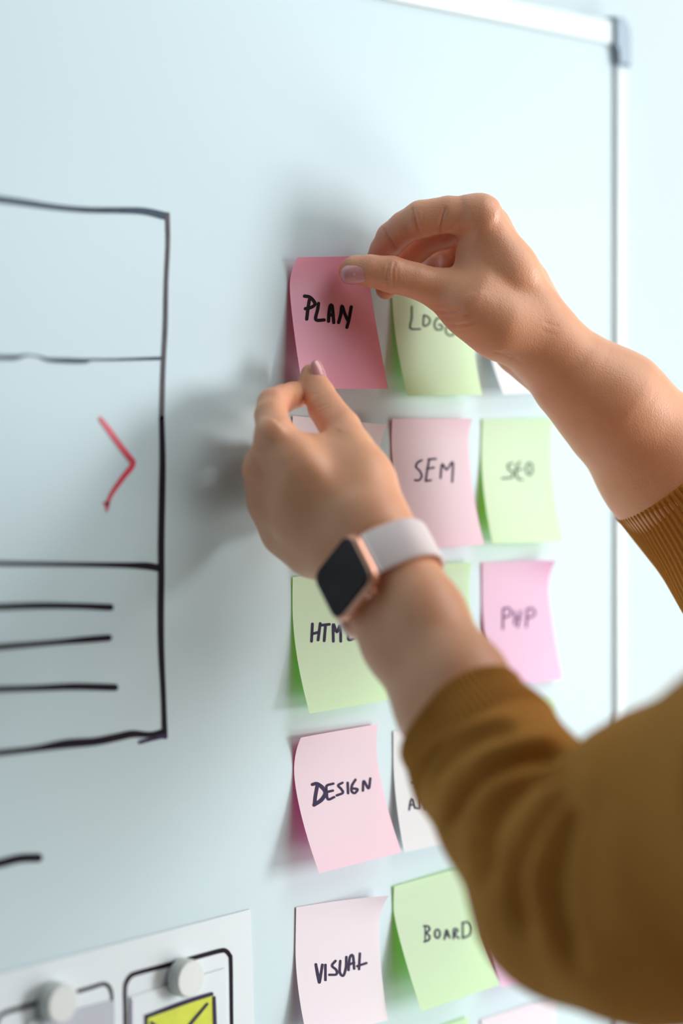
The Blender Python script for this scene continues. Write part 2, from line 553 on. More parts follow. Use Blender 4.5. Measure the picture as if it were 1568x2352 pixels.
def loop(cx, cy, rx, ry, n=9, w=None):
    r = []
    for k in range(n + 1):
        a = 2 * math.pi * k / n + 1.2
        r.append((cx + rx * math.cos(a), cy + ry * math.sin(a)) + ((w,) if w else ()))
    return r


n = Note((683, 591), (866, 587), (892, 893), (692, 893), 7, 18, 21, 13, (1.5, 11), M['hot_pink'], 'saturated pink sticky note reading PLAN, pinched between two hands', pw=1.3, wave=1.0)
plan = n
n.write([[(710, 689), (708, 702), (706, 716), (704, 733)], [(699, 680), (710, 682), (719, 690), (723, 699), (714, 706), (701, 709)],
         [(731, 697), (729, 711), (725, 734), (744, 735)], [(754, 738), (755, 720), (758, 702), (762, 702), (764, 716), (766, 741)], [(756, 725), (764, 722)],
         [(777, 741), (782, 723), (785, 703), (791, 720), (799, 736), (803, 722), (806, 705)], [(806, 706), (803, 723), (800, 738), (796, 752)]], M['ink'], 7.5)
n = Note((899, 622), (1085, 632), (1107, 907), (936, 909), 1, 3, 12, 11, (1, 2), M['green'], 'pale green note lettered LOGO, partly behind the upper wrist')
n.write([[(945, 704), (945, 730), (942, 754), (964, 756)], [(973, 724), (972, 748), (983, 745), (987, 735), (981, 727), (973, 724)], [(1013, 730), (1003, 732), (997, 745), (1002, 757), (1014, 756), (1014, 747), (1007, 746)],
         loop(1034, 758, 11, 13)], M['green_ink'], 4.5)
n = Note((1108, 640), (1270, 652), (1300, 900), (1156, 906), 1, 4, 14, 17, (1, 2), M['white'], 'white blank note right of the LOGO note, under the forearm')
n = Note((672, 955), (888, 975), (890, 1277), (690, 1300), 1, 9, 5, 7, (1, 1), M['pale_pink'], 'whitish pink note hidden behind the lower hand, corner lifted', vc=.35)
n = Note((901, 962), (1084, 962), (1112, 1251), (948, 1262), 2, 5, 11, 15, (.8, 1), M['pink'], 'light pink sticky note reading SEM')
n.write([[(968, 1057), (958, 1063), (955, 1073), (963, 1081), (968, 1093), (962, 1103), (952, 1103)], [(985, 1056), (981, 1079), (977, 1104)], [(983, 1055), (1000, 1054)], [(980, 1077), (996, 1074)], [(977, 1105), (989, 1103)],
         [(1011, 1098), (1015, 1066), (1025, 1079), (1039, 1062), (1038, 1107)]], M['navy'], 4.6)
n = Note((1108, 963), (1270, 962), (1293, 1245), (1131, 1248), 1, 3, 11, 12, (.8, 1), M['green'], 'light green note reading SEO, right of the SEM note')
n.write([[(1176, 1064), (1166, 1068), (1167, 1077), (1177, 1086), (1175, 1096), (1152, 1099)], [(1193, 1061), (1184, 1076), (1188, 1098), (1199, 1102)], [(1186, 1080), (1198, 1077)], loop(1215, 1077, 7, 14)], M['green_ink'], 4.5)
n = Note((672, 1326), (870, 1300), (894, 1607), (711, 1639), 1, 1, 9, 14, (.8, .8), M['green'], 'pale green sticky note lettered HTML, below the watch')
n.write([[(717, 1433), (715, 1473)], [(735, 1432), (730, 1470)], [(716, 1456), (732, 1452)], [(738, 1436), (756, 1434)], [(747, 1437), (744, 1472)], [(765, 1473), (765, 1434), (773, 1452), (781, 1437), (782, 1473)],
         [(806, 1434), (800, 1469), (822, 1460)]], M['navy'], 6.2)
n = Note((901, 1300), (1084, 1292), (1108, 1580), (935, 1600), 1, 4, 10, 12, (.8, 1), M['green'], 'light green note almost hidden behind the watch arm')
n = Note((1107, 1293), (1277, 1287), (1291, 1559), (1138, 1580), 1, 10, 5, 11, (.8, 1), M['bright_pink'], 'blurred bright pink note lettered PHP, below the SEO note', vc=.3)
n.write([[(1155, 1398), (1154, 1444)], [(1155, 1398), (1167, 1396), (1173, 1406), (1168, 1415), (1156, 1418)], [(1182, 1405), (1181, 1434)], [(1182, 1421), (1194, 1417)], [(1195, 1403), (1193, 1420), (1188, 1440)],
         [(1209, 1400), (1221, 1397), (1228, 1407), (1222, 1416), (1211, 1419)], [(1210, 1400), (1208, 1440)]], M['purple'], 4.8)
n = Note((691, 1694), (867, 1663), (922, 1958), (733, 2006), 6, 3, 16, 21, (.8, 1), M['pink'], 'rose sticky note lettered DESIGN, top edge curling', vc=.26, pw=1.5)
n.write([[(717, 1802, 7), (727, 1800, 8), (740, 1809, 9), (747, 1821, 9), (738, 1837, 9), (721, 1849, 8)], [(728, 1806, 8), (724, 1828, 8), (722, 1847, 8)], [(765, 1800), (750, 1805), (750, 1820), (753, 1836), (767, 1831)], [(751, 1819), (764, 1816)],
         [(786, 1798), (776, 1804), (783, 1812), (787, 1821), (773, 1827)], [(798, 1798), (799, 1822)], [(816, 1791), (808, 1804), (807, 1817), (814, 1822), (821, 1813), (810, 1811)],
         [(833, 1816), (835, 1794), (846, 1811), (850, 1788)]], M['navy'], 5.6)
n = Note((903, 1680), (1085, 1650), (1120, 1917), (928, 1958), .8, 2, 10, 9, (.8, .8), M['white'], 'white sticky note with dark letters, half hidden by the mustard sleeve')
n.write([[(947, 1797), (960, 1797)], [(939, 1860), (943, 1838), (948, 1836), (952, 1856)], [(942, 1849), (951, 1848)], [(965, 1836), (964, 1855), (955, 1855)], [(979, 1832), (977, 1857)], [(979, 1833), (994, 1856), (995, 1832)]], M['navy'], 4.6)
n = Note((1112, 1628), (1272, 1605), (1290, 1862), (1130, 1888), .8, 2, 6, 8, (.8, .8), M['green'], 'blurred green note above the elbow, under the PHP note')
n = Note((680, 2084), (893, 2057), (891, 2344), (705, 2385), .8, 9, 8, 11, (.8, 1.2), M['pale_pink'], 'pinkish white sticky note lettered VISUAL', vc=.3)
n.write([[(725, 2215, 6), (729, 2237, 7), (733, 2256, 7)], [(734, 2254, 6), (740, 2216, 6)], [(747, 2216), (747, 2251)], [(770, 2207), (762, 2218), (772, 2228), (772, 2238), (756, 2239)],
         [(781, 2207), (780, 2233), (788, 2241), (794, 2222), (795, 2198)], [(800, 2228), (803, 2199), (810, 2195), (813, 2225)], [(802, 2215), (813, 2211)], [(826, 2190), (824, 2226)], [(820, 2219), (841, 2212)]], M['navy'], 5.6)
n = Note((905, 2036), (1076, 1988), (1147, 2262), (968, 2323), 1.5, 3, 21, 22, (.8, 2), M['green'], 'pale green sticky note reading BOARD, beside the VISUAL note', vc=.2, pw=1.25)
n.write([[(973, 2127), (983, 2128), (986, 2135), (979, 2143), (986, 2150), (984, 2159), (974, 2163)], [(976, 2128, 3), (976, 2162, 3)], loop(1004, 2145, 6, 10), [(1020, 2157), (1025, 2136), (1032, 2154)], [(1022, 2149), (1030, 2147)],
         [(1041, 2156), (1042, 2134), (1051, 2137), (1044, 2146), (1053, 2155)], [(1062, 2121), (1062, 2154)], [(1061, 2120), (1075, 2118), (1082, 2131), (1078, 2147), (1062, 2155)]], M['navy'], 4.6)
n = Note((1108, 1962), (1275, 1932), (1300, 2215), (1152, 2268), .8, 2, 8, 12, (.8, .8), M['bright_pink'], 'pink note mostly hidden under the sleeve, right of the BOARD note')
n = Note((905, 2392), (1076, 2336), (1090, 2640), (925, 2690), .8, 2, 6, 6, (.8, .8), M['green'], 'green note cut by the lower frame edge under the BOARD note')
n = Note((1104, 2342), (1282, 2288), (1290, 2560), (1125, 2620), .8, 3, 6, 6, (.8, .8), M['pale_pink'], 'blurred whitish pink note at the bottom under the elbow')


# ------------------------------------------------------------------ implicit surfaces
class Field:
    def __init__(s, lo, hi, h):
        s.lo, s.h = np.array(lo, np.float64), h
        s.n = [int(math.ceil((hi[i] - lo[i]) / h)) + 1 for i in range(3)]
        s.ax = [(lo[i] + h * np.arange(s.n[i])).astype(np.float32) for i in range(3)]
        s.F = np.full(s.n, 0.06, np.float32)

    def new(s):
        g = Field.__new__(Field)
        g.lo, g.h, g.n, g.ax = s.lo, s.h, s.n, s.ax
        g.F = np.full(s.n, 0.06, np.float32)
        return g

    def cone(s, a, b, ra, rb, k, pad=0.02):
        a, b = np.array(a, float), np.array(b, float)
        m = max(ra, rb) + pad + k
        lo, hi = np.minimum(a, b) - m, np.maximum(a, b) + m
        sl = []
        for i in range(3):
            i0 = max(0, int((lo[i] - s.lo[i]) / s.h))
            i1 = min(s.n[i], int((hi[i] - s.lo[i]) / s.h) + 2)
            if i1 <= i0:
                return
            sl.append(slice(i0, i1))
        X, Y, Z = s.ax[0][sl[0]][:, None, None], s.ax[1][sl[1]][None, :, None], s.ax[2][sl[2]][None, None, :]
        ba = b - a
        L2 = max(float(ba @ ba), 1e-12)
        t = ((X - a[0]) * ba[0] + (Y - a[1]) * ba[1] + (Z - a[2]) * ba[2]) / L2
        t = np.clip(t, 0, 1)
        d = np.sqrt((X - a[0] - t * ba[0]) ** 2 + (Y - a[1] - t * ba[1]) ** 2 + (Z - a[2] - t * ba[2]) ** 2)
        d = (d - (ra + (rb - ra) * t)).astype(np.float32)
        s.blend(d, k, tuple(sl))

    def blend(s, d, k, sl=(slice(None),) * 3):
        f = s.F[sl]
        if k <= 0:
            s.F[sl] = np.minimum(f, d)
            return
        h = np.clip(0.5 + 0.5 * (f - d) / k, 0, 1)
        s.F[sl] = f * (1 - h) + d * h - k * h * (1 - h)

    def chain(s, pts, k, pad=0.02):
        for (a, ra), (b, rb) in zip(pts[:-1], pts[1:]):
            s.cone(a, b, ra, rb, k, pad)

    def cut(s, p, nrm, k=0.0015):
        """keep only the side the normal points to"""
        X, Y, Z = s.ax[0][:, None, None], s.ax[1][None, :, None], s.ax[2][None, None, :]
        pl = -((X - p[0]) * nrm[0] + (Y - p[1]) * nrm[1] + (Z - p[2]) * nrm[2]).astype(np.float32)
        h = np.clip(0.5 - 0.5 * (s.F - pl) / k, 0, 1)
        s.F = s.F * (1 - h) + pl * h + k * h * (1 - h)

    def mesh(s):
        F = s.F
        F[0], F[-1], F[:, 0], F[:, -1], F[:, :, 0], F[:, :, -1] = (0.01,) * 6
        ins = F < 0
        cnt = np.zeros([k - 1 for k in s.n], np.int8)
        for dx in (0, 1):
            for dy in (0, 1):
                for dz in (0, 1):
                    cnt += ins[dx:s.n[0] - 1 + dx, dy:s.n[1] - 1 + dy, dz:s.n[2] - 1 + dz]
        act = (cnt > 0) & (cnt < 8)
        I, J, Kk = np.nonzero(act)
        idx = np.full(act.shape, -1, np.int32)
        idx[I, J, Kk] = np.arange(len(I))
        acc, num = np.zeros((len(I), 3)), np.zeros(len(I))
        offs = [(0, 0, 0), (1, 0, 0), (0, 1, 0), (0, 0, 1), (1, 1, 0), (1, 0, 1), (0, 1, 1), (1, 1, 1)]
        vals = {o_: F[I + o_[0], J + o_[1], Kk + o_[2]] for o_ in offs}
        for a in offs:
            for ax in range(3):
                if a[ax]:
                    continue
                b = list(a)
                b[ax] = 1
                va, vb = vals[a], vals[tuple(b)]
                m = (va < 0) != (vb < 0)
                t = va[m] / (va[m] - vb[m])
                p = np.repeat(np.array([a], float), m.sum(), 0)
                p[:, ax] += t
                acc[m] += p
                num[m] += 1
        V = s.lo + s.h * (np.stack([I, J, Kk], 1) + acc / num[:, None])
        faces = []
        for ax in range(3):
            a1, a2 = (ax + 1) % 3, (ax + 2) % 3
            sl0, sl1 = [slice(None)] * 3, [slice(None)] * 3
            sl0[ax], sl1[ax] = slice(0, -1), slice(1, None)
            ch = ins[tuple(sl0)] != ins[tuple(sl1)]
            P = np.stack(np.nonzero(ch), 1)
            P = P[(P[:, a1] > 0) & (P[:, a2] > 0) & (P[:, a1] < s.n[a1] - 1) & (P[:, a2] < s.n[a2] - 1)]
            inside0 = ins[P[:, 0], P[:, 1], P[:, 2]]
            q = []
            for o1, o2 in ((1, 1), (0, 1), (0, 0), (1, 0)):
                c = P.copy()
                c[:, a1] -= o1
                c[:, a2] -= o2
                q.append(idx[c[:, 0], c[:, 1], c[:, 2]])
            q = np.stack(q, 1)
            q[~inside0] = q[~inside0][:, ::-1]
            faces.append(q)
        Fc = np.concatenate(faces)
        Fc = Fc[(Fc >= 0).all(1)]
        return V, Fc


def relax(V, Fc, it=2, lam=0.5):
    E = np.concatenate([Fc[:, [0, 1]], Fc[:, [1, 2]], Fc[:, [2, 3]], Fc[:, [3, 0]]])
    nb = np.bincount(E[:, 0], minlength=len(V)) + np.bincount(E[:, 1], minlength=len(V))
    for k in range(it):
        for l in (lam, -lam * 1.03):
            S = np.stack([np.bincount(E[:, 0], V[E[:, 1], i], len(V)) + np.bincount(E[:, 1], V[E[:, 0], i], len(V)) for i in range(3)], 1)
            V = V + l * (S / np.maximum(nb, 1)[:, None] - V)
    return V


def vnormals(V, Fc):
    n = np.cross(V[Fc[:, 2]] - V[Fc[:, 0]], V[Fc[:, 3]] - V[Fc[:, 1]])
    N = np.stack([sum(np.bincount(Fc[:, c], n[:, i], len(V)) for c in range(4)) for i in range(3)], 1)
    return N / (np.linalg.norm(N, axis=1, keepdims=True) + 1e-12)


def carve(V, Fc, lines):
    """press folds (depth > 0) or raise ridges (depth < 0): lines of (pixels, width mm, depth mm)"""
    bvh = BVHTree.FromPolygons([Vector(v) for v in V], [tuple(map(int, f)) for f in Fc])
    N = vnormals(V, Fc)
    D = np.zeros(len(V))
    for pts, w, dep in lines:
        P = []
        for p in smooth_path(pts, 3.0):
            r = FW + (p[0] - 784.0) / FPX * RT + (VY - p[1]) / FPX * UP
            h = bvh.ray_cast(Vector(CAM), Vector(r).normalized())
            if h[0] is not None:
                P.append(np.array(h[0]))
        if len(P) < 2:
            continue
        P = np.array(P)
        w_ = w / 1e3
        near = np.nonzero(((V > P.min(0) - 3 * w_) & (V < P.max(0) + 3 * w_)).all(1))[0]
        best = np.full(len(near), 1e9)
        bt = np.zeros(len(near))
        for k, q in enumerate(P):
            dd = ((V[near] - q) ** 2).sum(1)
            m = dd < best
            best[m] = dd[m]
            bt[m] = k / (len(P) - 1)
        fade = np.clip(np.minimum(bt, 1 - bt) * 5, 0, 1)
        fade = fade * fade * (3 - 2 * fade)
        D[near] += dep / 1e3 * np.exp(-best / w_ ** 2) * fade
    return V - N * D[:, None]


DZ = 0.0


def P3(px, py, Z, r):                           # traced joint: centre and radius (px) at depth Z
    return (K(px, py, Z + DZ), r * (Z + DZ) / FPX)


def cdir(x, y, z):                              # direction given as right, down, away
    v = x * RT - y * UP + z * FW
    return v / np.linalg.norm(v)


def bounds(pts, m=0.006):
    A = np.array([p for p, r in pts])
    R = np.array([r for p, r in pts])[:, None]
    return (A - R).min(0) - m, (A + R).max(0) + m


def hand_field(h, palm, fingers, arm, palm_k=0.012, arm_k=0.012):
    allp = [p for c in palm + fingers + arm for p in c]
    lo, hi = bounds(allp)
    f = Field(lo, hi, h)
    for c in arm:
        f.chain(c, arm_k)
    for c in palm:
        f.chain(c, palm_k)
    for c in fingers:                            # first two points of each = proximal phalanx, blended to the palm
        g = f.new()
        g.chain(c, 0.0012)
        f.blend(g.F, 0.0032)
    return f


# --- left arm (lower hand with the watch)
E1, E2, EN = cdir(.51, -.68, -.52), cdir(.39, .73, -.56), None
E2 = E2 - (E2 @ E1) * E1
E2 /= np.linalg.norm(E2)
EN = np.cross(E1, E2)
if EN @ RT > 0:
    EN = -EN                                     # back of the wrist: left and toward the lens


def pair(px, py, Z, r, off, axis):
    c, rr = P3(px, py, Z, r)
    return (c + axis * off, rr), (c - axis * off, rr)


DZ = 0.014
wl = [pair(828, 1243, 1.134, 78, .0105, E1), pair(884, 1330, 1.117, 79, .011, E1), pair(948, 1442, 1.098, 82, .0115, E1), pair(1040, 1600, 1.068, 98, .010, E1), pair(1130, 1760, 1.04, 112, .007, E1), pair(1300, 2030, .985, 150, .002, E1)]
armL = [[a for a, b in wl], [b for a, b in wl]]
W1, W2 = wl[0]
palmL = [
    [P3(632, 1002, 1.150, 47), P3(700, 1085, 1.142, 58), W1],
    [P3(612, 1078, 1.155, 46), P3(690, 1150, 1.145, 56), (0.5 * (W1[0] + W2[0]), W1[1])],
    [P3(628, 1153, 1.163, 46), P3(700, 1205, 1.150, 54), W2],
    [P3(655, 1222, 1.172, 44), P3(720, 1258, 1.158, 50), W2],
    [P3(800, 1035, 1.160, 56), P3(832, 1110, 1.146, 68), W1],
    [P3(712, 1050, 1.160, 50), P3(805, 1080, 1.155, 55)],
    [P3(614, 1080, 1.157, 42), P3(634, 1150, 1.163, 46), P3(664, 1218, 1.170, 44), P3(717, 1258, 1.160, 48)],
]
fingL = [
    [P3(632, 1002, 1.150, 45), P3(622, 955, 1.163, 38), P3(627, 928, 1.172, 37), P3(650, 916, 1.188, 33), P3(672, 908, 1.200, 31), P3(688, 905, 1.213, 29), P3(700, 897, 1.221, 25)],
    [P3(612, 1078, 1.155, 44), P3(610, 1045, 1.178, 37), P3(632, 1050, 1.196, 34), P3(668, 1070, 1.190, 31)],
    [P3(628, 1153, 1.163, 43), P3(628, 1125, 1.185, 36), P3(660, 1125, 1.198, 33), P3(700, 1140, 1.190, 30)],
    [P3(655, 1222, 1.172, 40), P3(655, 1195, 1.190, 32), P3(690, 1190, 1.200, 30), P3(725, 1200, 1.190, 28)],
    [P3(800, 1035, 1.160, 56), P3(782, 985, 1.172, 47), P3(748, 937, 1.188, 41), P3(733, 905, 1.198, 36), P3(719, 876, 1.204, 32), P3(715, 860, 1.206, 25)],
]
fL = hand_field(0.00088, palmL, fingL, armL)
VL, FL = fL.mesh()
VL = relax(VL, FL, 3)
VL = carve(VL, FL, [
    ([(640, 968), (618, 985), (600, 1003)], 9, -1.2),                       # index knuckle
    ([(590, 1060), (577, 1075), (580, 1100)], 9, -1.3),
    ([(690, 882), (697, 905), (695, 925)], 0.99, 0.40),
    ([(672, 905), (678, 915), (676, 935)], 0.99, 0.32),
    ([(655, 892), (660, 908), (664, 920)], 0.87, 0.28),
    ([(712, 908), (722, 905), (735, 903)], 0.93, 0.28),
    ([(722, 940), (738, 934), (755, 926)], 0.99, 0.36),
    ([(727, 948), (743, 942), (760, 934)], 0.93, 0.28),
    ([(735, 1000), (760, 1000), (785, 985)], 4, .7),
    ([(650, 1040), (700, 1110), (760, 1180)], 7, .7),
    ([(650, 1120), (710, 1170), (770, 1210)], 7, .6),
    ([(620, 1020), (690, 1110), (770, 1200)], 4, -.5),
    ([(700, 1000), (760, 1060), (815, 1150)], 9, .8),
    ([(756, 1295), (800, 1250), (850, 1210), (905, 1190)], 1.24, 0.40),
])

# --- right arm (upper hand)
FD = FW
DZ = 0.033
wr = [pair(1256, 798, 1.238, 76, .009, FD), pair(1325, 868, 1.242, 92, .009, FD), pair(1405, 931, 1.246, 116, .008, FD), pair(1530, 1072, 1.258, 141, .002, FD), pair(1740, 1345, 1.240, 150, .002, FD)]
armR = [[a for a, b in wr], [b for a, b in wr]]
N1, N2 = wr[0]                                   # far side, near side
palmR = [
    [P3(1100, 502, 1.222, 54), P3(1165, 625, 1.224, 66), P3(1225, 735, 1.228, 70), N2],
    [P3(1122, 522, 1.243, 50), P3(1195, 660, 1.246, 60), N1],
    [P3(1145, 560, 1.262, 46), P3(1210, 690, 1.262, 58), N1],
    [P3(1165, 610, 1.280, 42), P3(1215, 715, 1.272, 58), N1],
    [P3(1020, 668, 1.218, 50), P3(1085, 705, 1.214, 66), P3(1150, 748, 1.216, 72), N2],
    [P3(1095, 590, 1.226, 48), P3(1100, 660, 1.220, 58)],
    [P3(1130, 640, 1.268, 50), P3(1180, 770, 1.262, 60), N1],
    [P3(1180, 810, 1.25, 34), P3(1230, 820, 1.25, 50)],
]
fingR = [
    [P3(1100, 502, 1.222, 54), P3(1030, 492, 1.221, 42), P3(968, 503, 1.222, 43), P3(930, 522, 1.226, 38), P3(900, 547, 1.231, 37), P3(882, 575, 1.236, 33), P3(868, 606, 1.240, 31), P3(858, 632, 1.243, 25)],
    [P3(1122, 522, 1.243, 48), P3(1050, 530, 1.246, 37), P3(985, 545, 1.250, 37), P3(945, 580, 1.252, 33), P3(920, 612, 1.252, 32), P3(896, 650, 1.251, 27), P3(886, 664, 1.250, 24)],
    [P3(1145, 560, 1.262, 44), P3(1075, 560, 1.270, 35), P3(1030, 575, 1.272, 34), P3(1000, 610, 1.266, 31), P3(990, 650, 1.255, 29)],
    [P3(1165, 610, 1.280, 40), P3(1105, 600, 1.286, 32), P3(1070, 615, 1.285, 31), P3(1045, 645, 1.272, 28), P3(1050, 670, 1.262, 26)],
    [P3(1020, 668, 1.218, 48), P3(955, 645, 1.214, 41), P3(898, 630, 1.212, 42), P3(850, 622, 1.212, 37), P3(815, 621, 1.214, 34), P3(802, 624, 1.216, 26)],
]
fR = hand_field(0.00088, palmR, fingR, armR, palm_k=0.010)
VR, FR = fR.mesh()
VR = relax(VR, FR, 3)
VR = carve(VR, FR, [
    ([(1060, 478), (1105, 468), (1150, 500)], 13, -1.4),                     # knuckle
    ([(944, 470), (953, 500), (964, 540)], 0.99, 1.04), ([(972, 478), (970, 505), (966, 530)], 0.87, 0.28),
    ([(872, 515), (893, 543), (912, 575)], 0.99, 0.88), ([(920, 505), (932, 520), (940, 545)], 0.93, 0.20),
    ([(1026, 470), (1013, 510), (1014, 550)], 1.05, 0.96), ([(1060, 500), (1040, 520), (1026, 560)], 1.12, 0.48),
    ([(1080, 520), (1050, 550), (1030, 585), (1010, 605)], 3.0, .9),
    ([(896, 595), (888, 630), (894, 665)], 0.93, 0.72), ([(908, 594), (902, 630), (906, 670)], 0.93, 0.64), ([(914, 608), (912, 632), (914, 662)], 0.87, 0.32),
    ([(880, 607), (876, 630), (880, 650)], 0.87, 0.24),
    ([(980, 712), (1025, 717), (1070, 710)], 1.12, 0.88), ([(996, 727), (1040, 731), (1088, 720)], 1.18, 0.88), ([(1010, 745), (1060, 747), (1100, 736)], 1.12, 0.72), ([(985, 700), (1010, 700), (1040, 690)], 0.99, 0.32),
    ([(1045, 760), (1080, 758), (1110, 745)], 1.12, 0.32),
    ([(1128, 808), (1150, 812), (1180, 826)], 1.12, 0.48), ([(1150, 806), (1175, 815), (1200, 840)], 1.36, 0.40),
    ([(1245, 735), (1262, 745), (1285, 750)], 1.12, 0.20), ([(1238, 755), (1260, 766), (1285, 770)], 1.12, 0.20),
    ([(1050, 600), (1075, 640), (1090, 680)], 7, .6),
])

DZ = 0.0
# --- head and neck (outside the frame on the right), body core inside the sweater
HC = K(2423, 480, .90)                          # head centre
FACE = cdir(-.86, .12, .45)
FACE /= np.linalg.norm(FACE)
SIDE = np.cross(FACE, UP)
SIDE /= np.linalg.norm(SIDE)
HU = np.cross(SIDE, FACE)
SHL, SHR = K(2200, 1640, .80), K(2600, 1580, 1.0)
MIDS = 0.5 * (SHL + SHR)


def hp(f, s_, u):
    return HC + FACE * f + SIDE * s_ + HU * u


hd = [(hp(-.012, 0, .032), .078), (hp(.028, 0, -.060), .042), (hp(-.03, 0, -.15), .055), (MIDS, .06)]
lo, hi = bounds([(HC, .16), (MIDS, .1), (SHL, .07), (SHR, .07)])
fH = Field(lo, hi, 0.0035)
fH.cone(hp(-.03, 0, .025), hp(.010, 0, .030), .080, .072, .02, .04)
fH.cone(hp(.03, 0, -.020), hp(.045, 0, -.075), .052, .030, .03, .04)
fH.cone(hp(-.03, 0, -.04), MIDS, .052, .060, .03, .04)
fH.cone(MIDS, SHL, .055, .05, .03, .04)
fH.cone(MIDS, SHR, .055, .05, .03, .04)
fH.cone(hp(.082, 0, .012), hp(.100, 0, -.026), .006, .010, .010, .03)       # nose
fH.cone(hp(.080, -.014, -.056), hp(.080, .014, -.056), .006, .006, .004, .03)  # lips
for sg in (-1, 1):
    fH.cone(hp(-.015, sg * .076, .012), hp(-.012, sg * .074, -.026), .012, .008, .004, .03)   # ears
    fH.cone(hp(.066, sg * .030, .012), hp(.068, sg * .030, .011), .012, .012, .005, .03)     # eyelids
VH, FH = fH.mesh()
VH = relax(VH, FH, 2)

allV = np.concatenate([VL, VR, VH])
allF = np.concatenate([FL, FR + len(VL), FH + len(VL) + len(VR)])


def fast_mesh(name, V, Fc, mat, parent):
    me = bpy.data.meshes.new(name)
    me.vertices.add(len(V))
    me.vertices.foreach_set('co', V.astype(np.float32).ravel())
    me.loops.add(len(Fc) * 4)
    me.loops.foreach_set('vertex_index', Fc.astype(np.int32).ravel())
    me.polygons.add(len(Fc))
    me.polygons.foreach_set('loop_start', np.arange(0, len(Fc) * 4, 4, dtype=np.int32))
    me.polygons.foreach_set('use_smooth', np.ones(len(Fc), bool))
    me.update(calc_edges=True)
    me.materials.append(mat)
    ob = bpy.data.objects.new(name, me)
    scene.collection.objects.link(ob)
    ob.parent = parent
    ob.matrix_parent_inverse = Matrix.Translation(-parent.location)
    return ob


FOOT = K(2423, 1850, .90)
person = thing('person', (FOOT[0], FOOT[1], 0.0), 'person in a mustard knit sweater with rolled sleeves, pinching the PLAN note with both hands', 'person')
body = fast_mesh('body', allV, allF, M['skin'], person)
fl = np.zeros(len(allV))
for (px, py, Z, r, s_) in [(705, 900, 1.215, 60, .75), (640, 925, 1.17, 60, .35), (760, 990, 1.18, 60, .4), (850, 625, 1.215, 70, .35), (900, 560, 1.232, 110, .85), (1000, 540, 1.245, 130, .85), (900, 655, 1.25, 70, .7), (1030, 640, 1.255, 110, .9),
                         (1060, 730, 1.215, 80, .4), (620, 1000, 1.15, 60, .3), (585, 1090, 1.15, 60, .4), (1330, 1000, 1.25, 120, .25)]:
    c, rr = P3(px, py, Z + (.033 if px > 840 else .014), r)
    fl = np.maximum(fl, s_ * np.exp(-((allV - c) ** 2).sum(1) / rr ** 2))
at = body.data.attributes.new('flush', 'FLOAT', 'POINT')
at.data.foreach_set('value', fl.astype(np.float32))


# nails: shallow superellipsoid shells set into the fingertip
def nail(c, ax_l, ax_n, L, W, T):
    ax_n = ax_n - (ax_n @ ax_l) * ax_l
    ax_n /= np.linalg.norm(ax_n)
    ax_w = np.cross(ax_n, ax_l)
    vs, fs = [], []
    nu, nv = 32, 10
    for j in range(nv + 1):
        ph = math.pi / 2 * j / nv
        for i in range(nu):
            a = 2 * math.pi * i / nu
            ca, sa = math.cos(a), math.sin(a)
            sx, sy = math.copysign(abs(ca) ** .75, ca), math.copysign(abs(sa) ** .8, sa)
            rr = math.sin(ph) ** .9
            x, y = sx * rr, sy * rr
            z = math.cos(ph) * T - (y * y) * T * .9
            vs.append(c + ax_l * x * L + ax_w * y * W + ax_n * z)
    for j in range(nv):
        for i in range(nu):
            a, b = j * nu + i, j * nu + (i + 1) % nu
            fs.append((a, b, b + nu, a + nu))
    o_ = mesh_obj('thumb_nail', vs, fs, M['nail'], person)
    md = o_.modifiers.new('thickness', 'SOLIDIFY')
    md.thickness = 0.0006
    md.offset = -1
    o_['label'] = 'glossy mauve thumb nail'


tr = K(815, 630, 1.2390)
nail(tr, cdir(-1, .10, .05), cdir(-.10, .10, -1), .0080, .0053, .0023)
tl_c = K(717, 868, 1.218)
nn = cdir(.80, -.18, -.58)
nail(tl_c + nn * .0062 + cdir(-.30, -.94, .0) * .002, cdir(-.33, -.94, .1), nn, .0073, .0048, .0018)

# --- sweater
DZ = 0.013
wrk = [pair(1052, 1648, 1.060, 117, .0105, E1), pair(1125, 1755, 1.038, 140, .010, E1), pair(1195, 1855, 1.012, 164, .008, E1)]
elbow = P3(1318, 2045, .985, 232)
upper = [elbow, P3(1440, 2030, .970, 291), P3(1568, 1984, .958, 339), P3(1850, 1840, .905, 365), (SHL, .078)]
pts = [p for q in wrk for p in q] + upper[:4]
lo, hi = bounds(pts, .012)
DZ = 0.033
ws = [P3(1545, 1090, 1.260, 160), P3(1752, 1335, 1.235, 170), P3(1870, 1480, 1.195, 190), (SHR, .070)]
lo2, hi2 = bounds(ws, .012)
DZ = 0.0
WAI = K(2423, 3500, .90)
CHE = K(2423, 2350, .90)
lo3, hi3 = bounds([(WAI, .19), (CHE, .19), (SHL, .09), (SHR, .09)])
lo_, hi_ = np.minimum(np.minimum(lo, lo2), lo3), np.maximum(np.maximum(hi, hi2), hi3)

AXL = K(1300, 2040, .985) - K(884, 1330, 1.130)
AXL /= np.linalg.norm(AXL)
AXR = K(1800, 1400, 1.292) - K(1405, 931, 1.279)
AXR /= np.linalg.norm(AXR)

